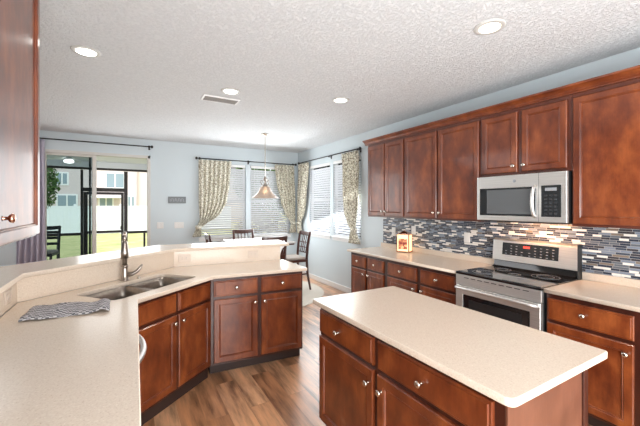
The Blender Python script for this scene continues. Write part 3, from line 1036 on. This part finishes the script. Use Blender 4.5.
# faucet
fq = sp(.375, .575)
fa = thing('faucet', 'brushed bronze pull-out kitchen faucet with side lever', 'faucet', (fq[0], fq[1], .914))
fa.scale = (1.15, 1.15, 1)
MB().lathe([(.030, 0), (.030, .006), (.024, .012), (.022, .05), (.019, .10), (.0185, .105)], 20).build('body', 'faucet', fa, smooth=True)
MB().lathe([(.0185, .105), (.024, .11), (.024, .122), (.0185, .127)], 20).build('collar', 'faucet', fa, smooth=True)
MB().tube([(0, 0, .125), (0, -.005, .20), (0, -.012, .30), (0, -.03, .365), (0, -.07, .40), (0, -.115, .385), (0, -.135, .34)], [.0175, .0165, .0145, .0135, .013, .013, .014], 14).build('spout', 'faucet', fa, smooth=True)
MB().tube([(0, -.135, .342), (0, -.139, .32), (0, -.145, .25), (0, -.147, .205)], [.016, .019, .024, .023], 16).build('spray_head', 'faucet', fa, smooth=True)
MB().tube([(.012, 0, .045), (.045, -.004, .048), (.075, -.008, .066), (.098, -.012, .098), (.108, -.014, .125)], [.018, .017, .014, .011, .007], 12).build('lever', 'faucet', fa, smooth=True)
ds = tag(MB().lathe([(.018, 0), (.018, .006), (.008, .008), (.008, .012), (.004, .014)], 16).build('air_gap_cap', 'nickel', loc=(*sp(.48, .54), .914), smooth=True),
         'small round nickel cap on the counter beside the faucet', 'sink cap')

# towel
tw = MB(); nx, ny = 60, 26
c00, c10, c11, c01 = Vector((-.50, 2.30)), Vector((-.095, 2.285)), Vector((-.10, 2.50)), Vector((-.49, 2.58))
rows_ = []
for j in range(ny + 1):
    ln = []
    for i in range(nx + 1):
        u_, v_ = i / nx, j / ny
        pt = c00 * (1 - u_) * (1 - v_) + c10 * u_ * (1 - v_) + c11 * u_ * v_ + c01 * (1 - u_) * v_
        z = .922 + .004 * math.sin(u_ * 9 + v_ * 4) * math.sin(v_ * 7 + 1) + .002 * math.sin(u_ * 23)
        if u_ > .84: z += .013 * math.sin((u_ - .84) / .16 * PI) * (.6 + .4 * math.sin(v_ * 9))
        z += .006 * math.sin(PI * min(1, v_ * 4) / 2)
        pt += Vector((0, .008 * math.sin(u_ * 16)))
        ln.append(tw.b.verts.new((pt.x, pt.y, z)))
    rows_.append(ln)
for j in range(ny):
    for i in range(nx): tw.b.faces.new((rows_[j][i], rows_[j][i + 1], rows_[j + 1][i + 1], rows_[j + 1][i]))
tag(tw.build('dish_towel', 'towel', smooth=True, solid=.008), 'grey woven dish towel lying on the counter left of the sink', 'towel')

# ------------------------------------------------------------------ island
isl = thing('kitchen_island', 'cherry kitchen island with cream quartz top', 'kitchen island', (1.115, 1.915, 0), RZ)
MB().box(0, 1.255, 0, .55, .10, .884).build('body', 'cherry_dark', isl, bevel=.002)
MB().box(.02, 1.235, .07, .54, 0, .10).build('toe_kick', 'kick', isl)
front(isl, 'drawer', .01, .565, ZD0, ZD1, .22 + .02, .765)
front(isl, 'drawer', .60, 1.215, ZD0, ZD1, .895, .765)
front(isl, 'door', .01, .565, .125, .675, .53, .60)
front(isl, 'door', .60, 1.215, .125, .675, .635, .60)
MB().box(1.255, 1.262, -.0, .535, .0, .884).build('end_panel', 'cherry_panel', isl, bevel=.001)
MB().box(1.235, 1.27, .535, .575, 0, .884).build('corner_post', 'cherry_dark', isl, bevel=.003)
MB().box(-.001, 1.235, .55, .565, .0, .884).build('back_panel', 'cherry_panel', isl, bevel=.001)
pts = [(1.053, .602), (1.768, .602), (1.768, 1.924), (1.053, 1.924)]
it = slab('island_top', 'quartz', [(-(y - 1.915), x - 1.115) for x, y in round_poly(pts, [.035, .02, .02, .02])], [], .914, .03, isl)

# ------------------------------------------------------------------ range
rg = thing('range', 'stainless electric range with black glass cooktop', 'range', (2.68, 2.055, 0), RZ)
w = .745
MB().box(0, w, .02, .625, .08, .895).build('body', 'black', rg)
MB().box(.03, w - .03, .05, .6, 0, .08).build('base', 'black', rg)
MB().box(-.001, w + .001, -.015, .60, .895, .918).build('cooktop', 'black_gloss', rg, bevel=.006)
bt = bpy.data.materials  # burner rings printed on the glass
for (bx_, by_, br_) in ((.18, .16, .105), (.56, .16, .085), (.18, .43, .075), (.56, .43, .105), (.37, .30, .05)):
    ring = MB()
    for rr_ in (br_, br_ * .62):
        ring.lathe([(rr_ - .003, 0), (rr_ - .003, .0008), (rr_, .0008), (rr_, 0)], 40, close=False)
    ring.build('burner_ring', 'keypad', rg, loc=(bx_, by_, .9182))
MB().box(0, w, -.012, .02, .80, .893).build('vent_trim', 'steel', rg, bevel=.004)
s = MB()
for k in range(9):
    x = .09 + k * .065; s.box(x, x + .045, -.0135, -.011, .868, .874)
s.build('vent_slots', 'black', rg)
d_ = MB().rings(.004, w - .004, .235, .795, [(0, .02), (0, -.015), (.004, -.019), (.075, -.019), (.077, -.016)]).build('oven_door', 'steel', rg)
MB().box(.078, w - .078, -.018, -.012, .315, .72).build('oven_window', 'black_gloss', d_)
MB().rings(.14, w - .14, .36, .68, [(0, -.017), (0, -.0195), (.004, -.0195), (.006, -.0185)]).build('window_frame', 'black', d_)
h = MB()
h.tube([(.02, -.035, .775), (.06, -.058, .78), (w / 2, -.066, .782), (w - .06, -.058, .78), (w - .02, -.035, .775)], .014, 12)
h.build('handle', 'steel', d_, smooth=True)
hb = MB(); hb.box(.02, .045, -.04, -.018, .765, .785); hb.box(w - .045, w - .02, -.04, -.018, .765, .785)
hb.build('handle_bracket', 'steel', d_)
dr_ = MB().rings(.004, w - .004, .085, .228, [(0, .02), (0, -.012), (.006, -.017)]).build('storage_drawer', 'steel', rg)
# backguard: leaning console
bgp = [(.555, .985), (.575, 1.185), (.60, 1.20), (.625, 1.20), (.625, .90), (.60, .90), (.58, .985)]
MB().extr_yz(bgp, 0, w).build('backguard', 'steel', rg, bevel=.004)
MB().extr_yz([(.53, .918), (.56, .93), (.574, .982), (.60, .984), (.60, .918)], .012, w - .012).build('backguard_base', 'black_gloss', rg)
MB().box(w, w + .006, .55, .625, .91, 1.205).build('end_cap', 'black', rg, bevel=.003)
def on_guard(x0, x1, z0, z1, nm, m, par, e=.0015):
    o = MB()
    ya = .555 + (z0 - .985) * .1; yb = .555 + (z1 - .985) * .1
    o.extr_yz([(ya - e, z0), (yb - e, z1), (yb + .001, z1), (ya + .001, z0)], x0, x1)
    return o.build(nm, m, par)
pn = on_guard(.10, .60, 1.045, 1.165, 'control_panel', 'black_gloss', rg)
on_guard(.30, .36, 1.125, 1.145, 'clock_display', 'display', pn, .0025)
for i in range(4):
    for j in range(9):
        if i > 1 and j < 1: continue
        x = .13 + j * .05 + (.02 if j > 3 else 0)
        if .27 < x < .39 and i > 1: continue
        on_guard(x, x + .016, 1.056 + i * .026, 1.062 + i * .026, 'control_button', 'keypad', pn, .0022)

# ------------------------------------------------------------------ microwave
mw = thing('microwave', 'stainless over-the-range microwave under the short cabinet', 'microwave', (2.925, 2.012, 1.395), RZ)
w = .757; H = .405
MB().box(0, w, .03, .395, 0, H).build('body', 'black', mw, bevel=.003)
MB().rings(0, w, .0, H, [(0, .03), (0, .002), (.004, 0)]).build('front_frame', 'steel', mw)
MB().rings(.03, .535, .045, .295, [(0, 0), (0, -.004), (.003, -.006)]).build('door_window', 'black_gloss', mw)
MB().rings(.105, .50, .062, .278, [(0, -.005), (0, -.0085), (.002, -.0085), (.004, -.0075)]).build('window_frame', mat('grey_mesh_window', (.10, .105, .11), .16), mw)
MB().box(.5535, .5555, -.001, .001, 0, H).build('door_seam', 'black', mw)
hp = [(.527, -.002, .042), (.527, -.028, .06), (.527, -.045, .11), (.527, -.050, .17), (.527, -.045, .23), (.527, -.028, .28), (.527, -.002, .298)]
MB().tube(hp, .013, 12).build('handle', 'steel', mw, smooth=True)
cp = MB().rings(.575, .72, .045, .30, [(0, 0), (0, -.003), (.002, -.004)]).build('control_panel', 'black_gloss', mw)
MB().box(.605, .69, -.0048, -.004, .255, .28).build('display', 'keypad', cp)
for i in range(6):
    for j in range(3):
        MB().box(.60 + j * .035, .622 + j * .035, -.0047, -.004, .065 + i * .029, .080 + i * .029).build('control_button', mat('dim_key', (.03, .032, .036), .4) if (i + j) == 0 else bpy.data.materials['dim_key'], cp)
lg = MB().lathe([(.014, 0), (.014, .0015), (.011, .0015), (.011, .001), (0, .001)], 24, Matrix.Translation((.355, 0, .352)) @ Matrix.Rotation(R(90), 4, 'X'), close=False)
lg.build('round_badge', 'keypad', mw)
MB().box(.03, w - .03, .01, .38, -.012, 0).build('underside_vent', 'black', mw)
MB().box(.25, .50, .12, .20, -.015, -.011).build('cooktop_lamp', 'glow', mw)
lt = bpy.data.lights.new('cooktop_light', 'AREA'); lt.energy = 4.5; lt.color = (1, .52, .26); lt.shape = 'RECTANGLE'; lt.size = .40; lt.size_y = .10
lo = bpy.data.objects.new('cooktop_light', lt); COL.objects.link(lo); lo.parent = mw; lo.location = (.40, .20, -.02); lo.rotation_euler = (R(30), 0, 0)

# ------------------------------------------------------------------ outlets, switches, sign
def plate(nm, label, loc, rz, w_, h_, kind, m='plate', cat='outlet', group=None):
    t = thing(nm, label, cat, loc, rz, group)
    MB().rings(-w_ / 2, w_ / 2, -h_ / 2, h_ / 2, [(0, 0), (0, -.003), (.004, -.006)]).build('wall_plate', m, t)
    if kind == 'duplex':
        for z in (-.02, .02):
            MB().rings(-.016, .016, z - .014, z + .014, [(0, -.006), (.001, -.008)]).build('socket', m, t)
            g = MB(); g.box(-.008, -.006, -.0085, -.0078, z - .005, z + .005); g.box(.006, .008, -.0085, -.0078, z - .005, z + .005)
            g.build('slots', 'plate_slot', t)
    elif kind == 'sideways':
        for x in (-.02, .02):
            MB().rings(x - .014, x + .014, -.016, .016, [(0, -.006), (.001, -.008)]).build('socket', m, t)
            g = MB(); g.box(x - .005, x + .005, -.0085, -.0078, -.008, -.006); g.box(x - .005, x + .005, -.0085, -.0078, .006, .008)
            g.build('slots', 'plate_slot', t)
    else:
        for k in range(kind):
            x = (k - (kind - 1) / 2) * .046
            MB().rings(x - .016, x + .016, -.033, .033, [(0, -.006), (.001, -.009)]).build('rocker', m, t)
    return t
plate('wall_outlet', 'white outlet on the mosaic nearest the window', (3.3143, 3.60, 1.16), RZ, .075, .115, 'duplex')
plate('wall_outlet', 'white outlet on the mosaic behind the lit lamp', (3.3143, 3.215, 1.20), RZ, .075, .115, 'duplex')
plate('light_switch', 'white switch plate on the mosaic left of the range', (3.3143, 2.405, 1.17), RZ, .075, .115, 1, cat='light switch')
plate('light_switch', 'small white switch plate right of the sliding door', (.51, YF - .001, 1.165), 0, .11, .115, 2, cat='light switch')
plate('light_switch', 'wider white switch plate under the grey sign', (.83, YF - .001, 1.16), 0, .165, .115, 3, cat='light switch')
ang1 = math.atan2((K2 - K1).y, (K2 - K1).x)
def onknee(a, c, f_):
    q = a + (c - a) * f_; n_ = Vector((-(c - a).y, (c - a).x)).normalized(); return (q.x + n_.x * .0005, q.y + n_.y * .0005, .995)
plate('wall_outlet', 'beige outlet on the raised splash near the bar corner', onknee(K1, K2, .085), ang1, .115, .075, 'sideways', 'tanplate')
plate('wall_outlet', 'beige outlet on the raised splash near the bar end', onknee(K1, K2, .72), ang1, .115, .075, 'sideways', 'tanplate')
plate('wall_outlet', 'beige outlet on the raised splash at the left picture edge', (-.6125, 2.60, .995), R(90), .115, .075, 'sideways', 'tanplate')
sg = thing('wall_sign', 'small grey wooden word sign on the blue wall above the switches', 'wall sign', (.795, YF - .001, 1.635))
MB().box(-.155, .155, -.018, 0, -.062, .062).build('sign_board', 'sign', sg, bevel=.002)
g = MB()
rnd = random.Random(3)
for k in range(9):  # illegible raised letter strokes as in the photo
    x = -.125 + k * .029
    g.box(x, x + .004, -.020, -.018, -.026, .026)
    if k % 2: g.box(x, x + .018, -.020, -.018, .020, .026)
    if k % 3 == 0: g.box(x, x + .018, -.020, -.018, -.003, .003)
    if k % 2 == 0: g.box(x, x + .018, -.020, -.018, -.026, -.020)
g.build('lettering', 'sign_text', sg)

# ------------------------------------------------------------------ lit lamp on counter
lp = thing('accent_lamp', 'glowing square glass lamp with red mosaic front on the counter', 'accent lamp', (3.185, 3.255, .9145), R(-66))
lp.scale = (1.4, 1.15, 1.15)
MB().box(-.065, .065, -.055, .055, 0, .012).build('base', 'copper', lp, bevel=.002)
MB().box(-.058, .058, -.048, .048, .012, .20).build('glass_body', 'glow', lp, bevel=.004)
MB().box(-.042, .042, -.052, -.0485, .035, .155).build('mosaic_panel', 'mosaicglass', lp)
g = MB()
for sx in (-1, 1):
    for sy in (-1, 1): g.box(sx * .058 - .004, sx * .058 + .004, sy * .048 - .004, sy * .048 + .004, .012, .205)
g.build('frame', 'copper', lp)
MB().lathe([(.075, .2), (.068, .212), (.03, .232), (.012, .24), (.01, .25)], 4, Matrix.Rotation(R(45), 4, 'Z')).build('lid', 'copper', lp)

# ------------------------------------------------------------------ dining set
tb = thing('dining_table', 'square counter-height dining table by the windows, top paled to show glare', 'dining table', (1.97, 5.55, 0))
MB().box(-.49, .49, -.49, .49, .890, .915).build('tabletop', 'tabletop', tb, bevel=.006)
g = MB()
g.box(-.34, .34, -.34, -.315, .80, .889); g.box(-.34, .34, .315, .34, .80, .889); g.box(-.34, -.315, -.315, .315, .80, .889); g.box(.315, .34, -.315, .315, .80, .889)
g.box(-.47, .47, -.47, .47, .865, .889)
g.build('apron', 'espresso', tb)
for sx in (-1, 1):
    for sy in (-1, 1): MB().box(sx * .30 - .03, sx * .30 + .03, sy * .30 - .03, sy * .30 + .03, .013, .889).build('leg', 'espresso', tb, bevel=.004)

def chair(loc, rz, label, m='espresso', group='counter-height dining chairs', sh=.56, top=1.035, style='lattice'):
    """seat faces -y; the back is at +y"""
    t = thing('dining_chair', label, 'chair', loc, rz, group)
    W_ = .20
    MB().box(-W_ - .01, W_ + .01, -.21, .20, sh - .05, sh - .005).build('seat', m, t, bevel=.008)
    MB().box(-W_, W_, -.20, .17, sh - .005, sh + .04).build('seat_cushion', 'cushion', t, bevel=.018)
    for sx in (-1, 1):
        MB().tube([(sx * .185, -.19, 0), (sx * .185, -.185, sh - .02)], [.017, .022], 4).build('leg', m, t)
        MB().tube([(sx * .185, .27, 0), (sx * .185, .21, .3), (sx * .185, .195, sh), (sx * .19, .215, (sh + top) / 2), (sx * .195, .26, top)], [.020, .026, .028, .026, .021], 4).build('leg', m, t)
    for z in (.20,):
        MB().box(-.185, .185, -.198, -.178, z, z + .03).build('stretcher', m, t)
        for sx in (-1, 1): MB().box(sx * .185 - .009, sx * .185 + .009, -.19, .22, z + .08, z + .105).build('stretcher', m, t)
    # curved top rail
    g = MB(); K_ = 12; rr = []
    for k in range(K_ + 1):
        s = -1 + 2 * k / K_; x = s * .20; y = .262 + .022 * (1 - s * s); zt = top + .0 - .012 * (1 - s * s) + .012
        rr.append([g.b.verts.new(q_) for q_ in ((x, y - .011, top - .075 + .018 * (s * s)), (x, y + .011, top - .075 + .018 * (s * s)), (x, y + .011, zt), (x, y - .011, zt))])
    for a, c in zip(rr, rr[1:]):
        for k in range(4): g.b.faces.new((a[k], a[(k + 1) % 4], c[(k + 1) % 4], c[k]))
    g.b.faces.new(rr[0]); g.b.faces.new(list(reversed(rr[-1])))
    g.build('top_rail', m, t, bevel=.003)
    def yy(z): return .195 + max(0, (z - sh)) / (top - sh) * .075
    if style == 'lattice':
        for x in (-.10, -.035, .035, .10):
            MB().tube([(x, yy(sh + .1), sh + .10), (x, yy(top - .06) + .015, top - .06)], .009, 4).build('back_slat', m, t)
        for z in (sh + .10, sh + .19, sh + .28):
            MB().tube([(-.19, yy(z) + .004, z), (0, yy(z) + .014, z), (.19, yy(z) + .004, z)], .010, 4).build('back_rail', m, t)
    else:
        for z in (sh + .12, sh + .23, sh + .34):
            MB().box(-.19, .19, yy(z), yy(z) + .015, z, z + .05).build('back_rail', m, t)
    return t
chair((2.58, 5.45, .013), R(-90), 'dark wood dining chair on the right side, lattice back seen edge-on')
chair((1.95, 5.01, .013), R(180), 'dark wood dining chair with its back to the breakfast bar')
chair((1.98, 6.21, .013), R(0), 'dark wood dining chair on the window side of the table')
chair((1.40, 5.68, .013), R(88), 'dark wood dining chair on the left side of the table')
chair((-1.38, 7.9, -.03), R(-8), 'black ladder-back patio chair outside the sliding door', m='black', group=None, sh=.68, top=1.16, style='ladder')
rgm = tag(MB().lathe([(0, 0), (1.14, 0), (1.15, .006), (1.13, .011), (0, .011)], 72, close=False).build('round_rug', 'rug', loc=(1.97, 5.56, .0005)), 'round cream rug under the dining table', 'rug')
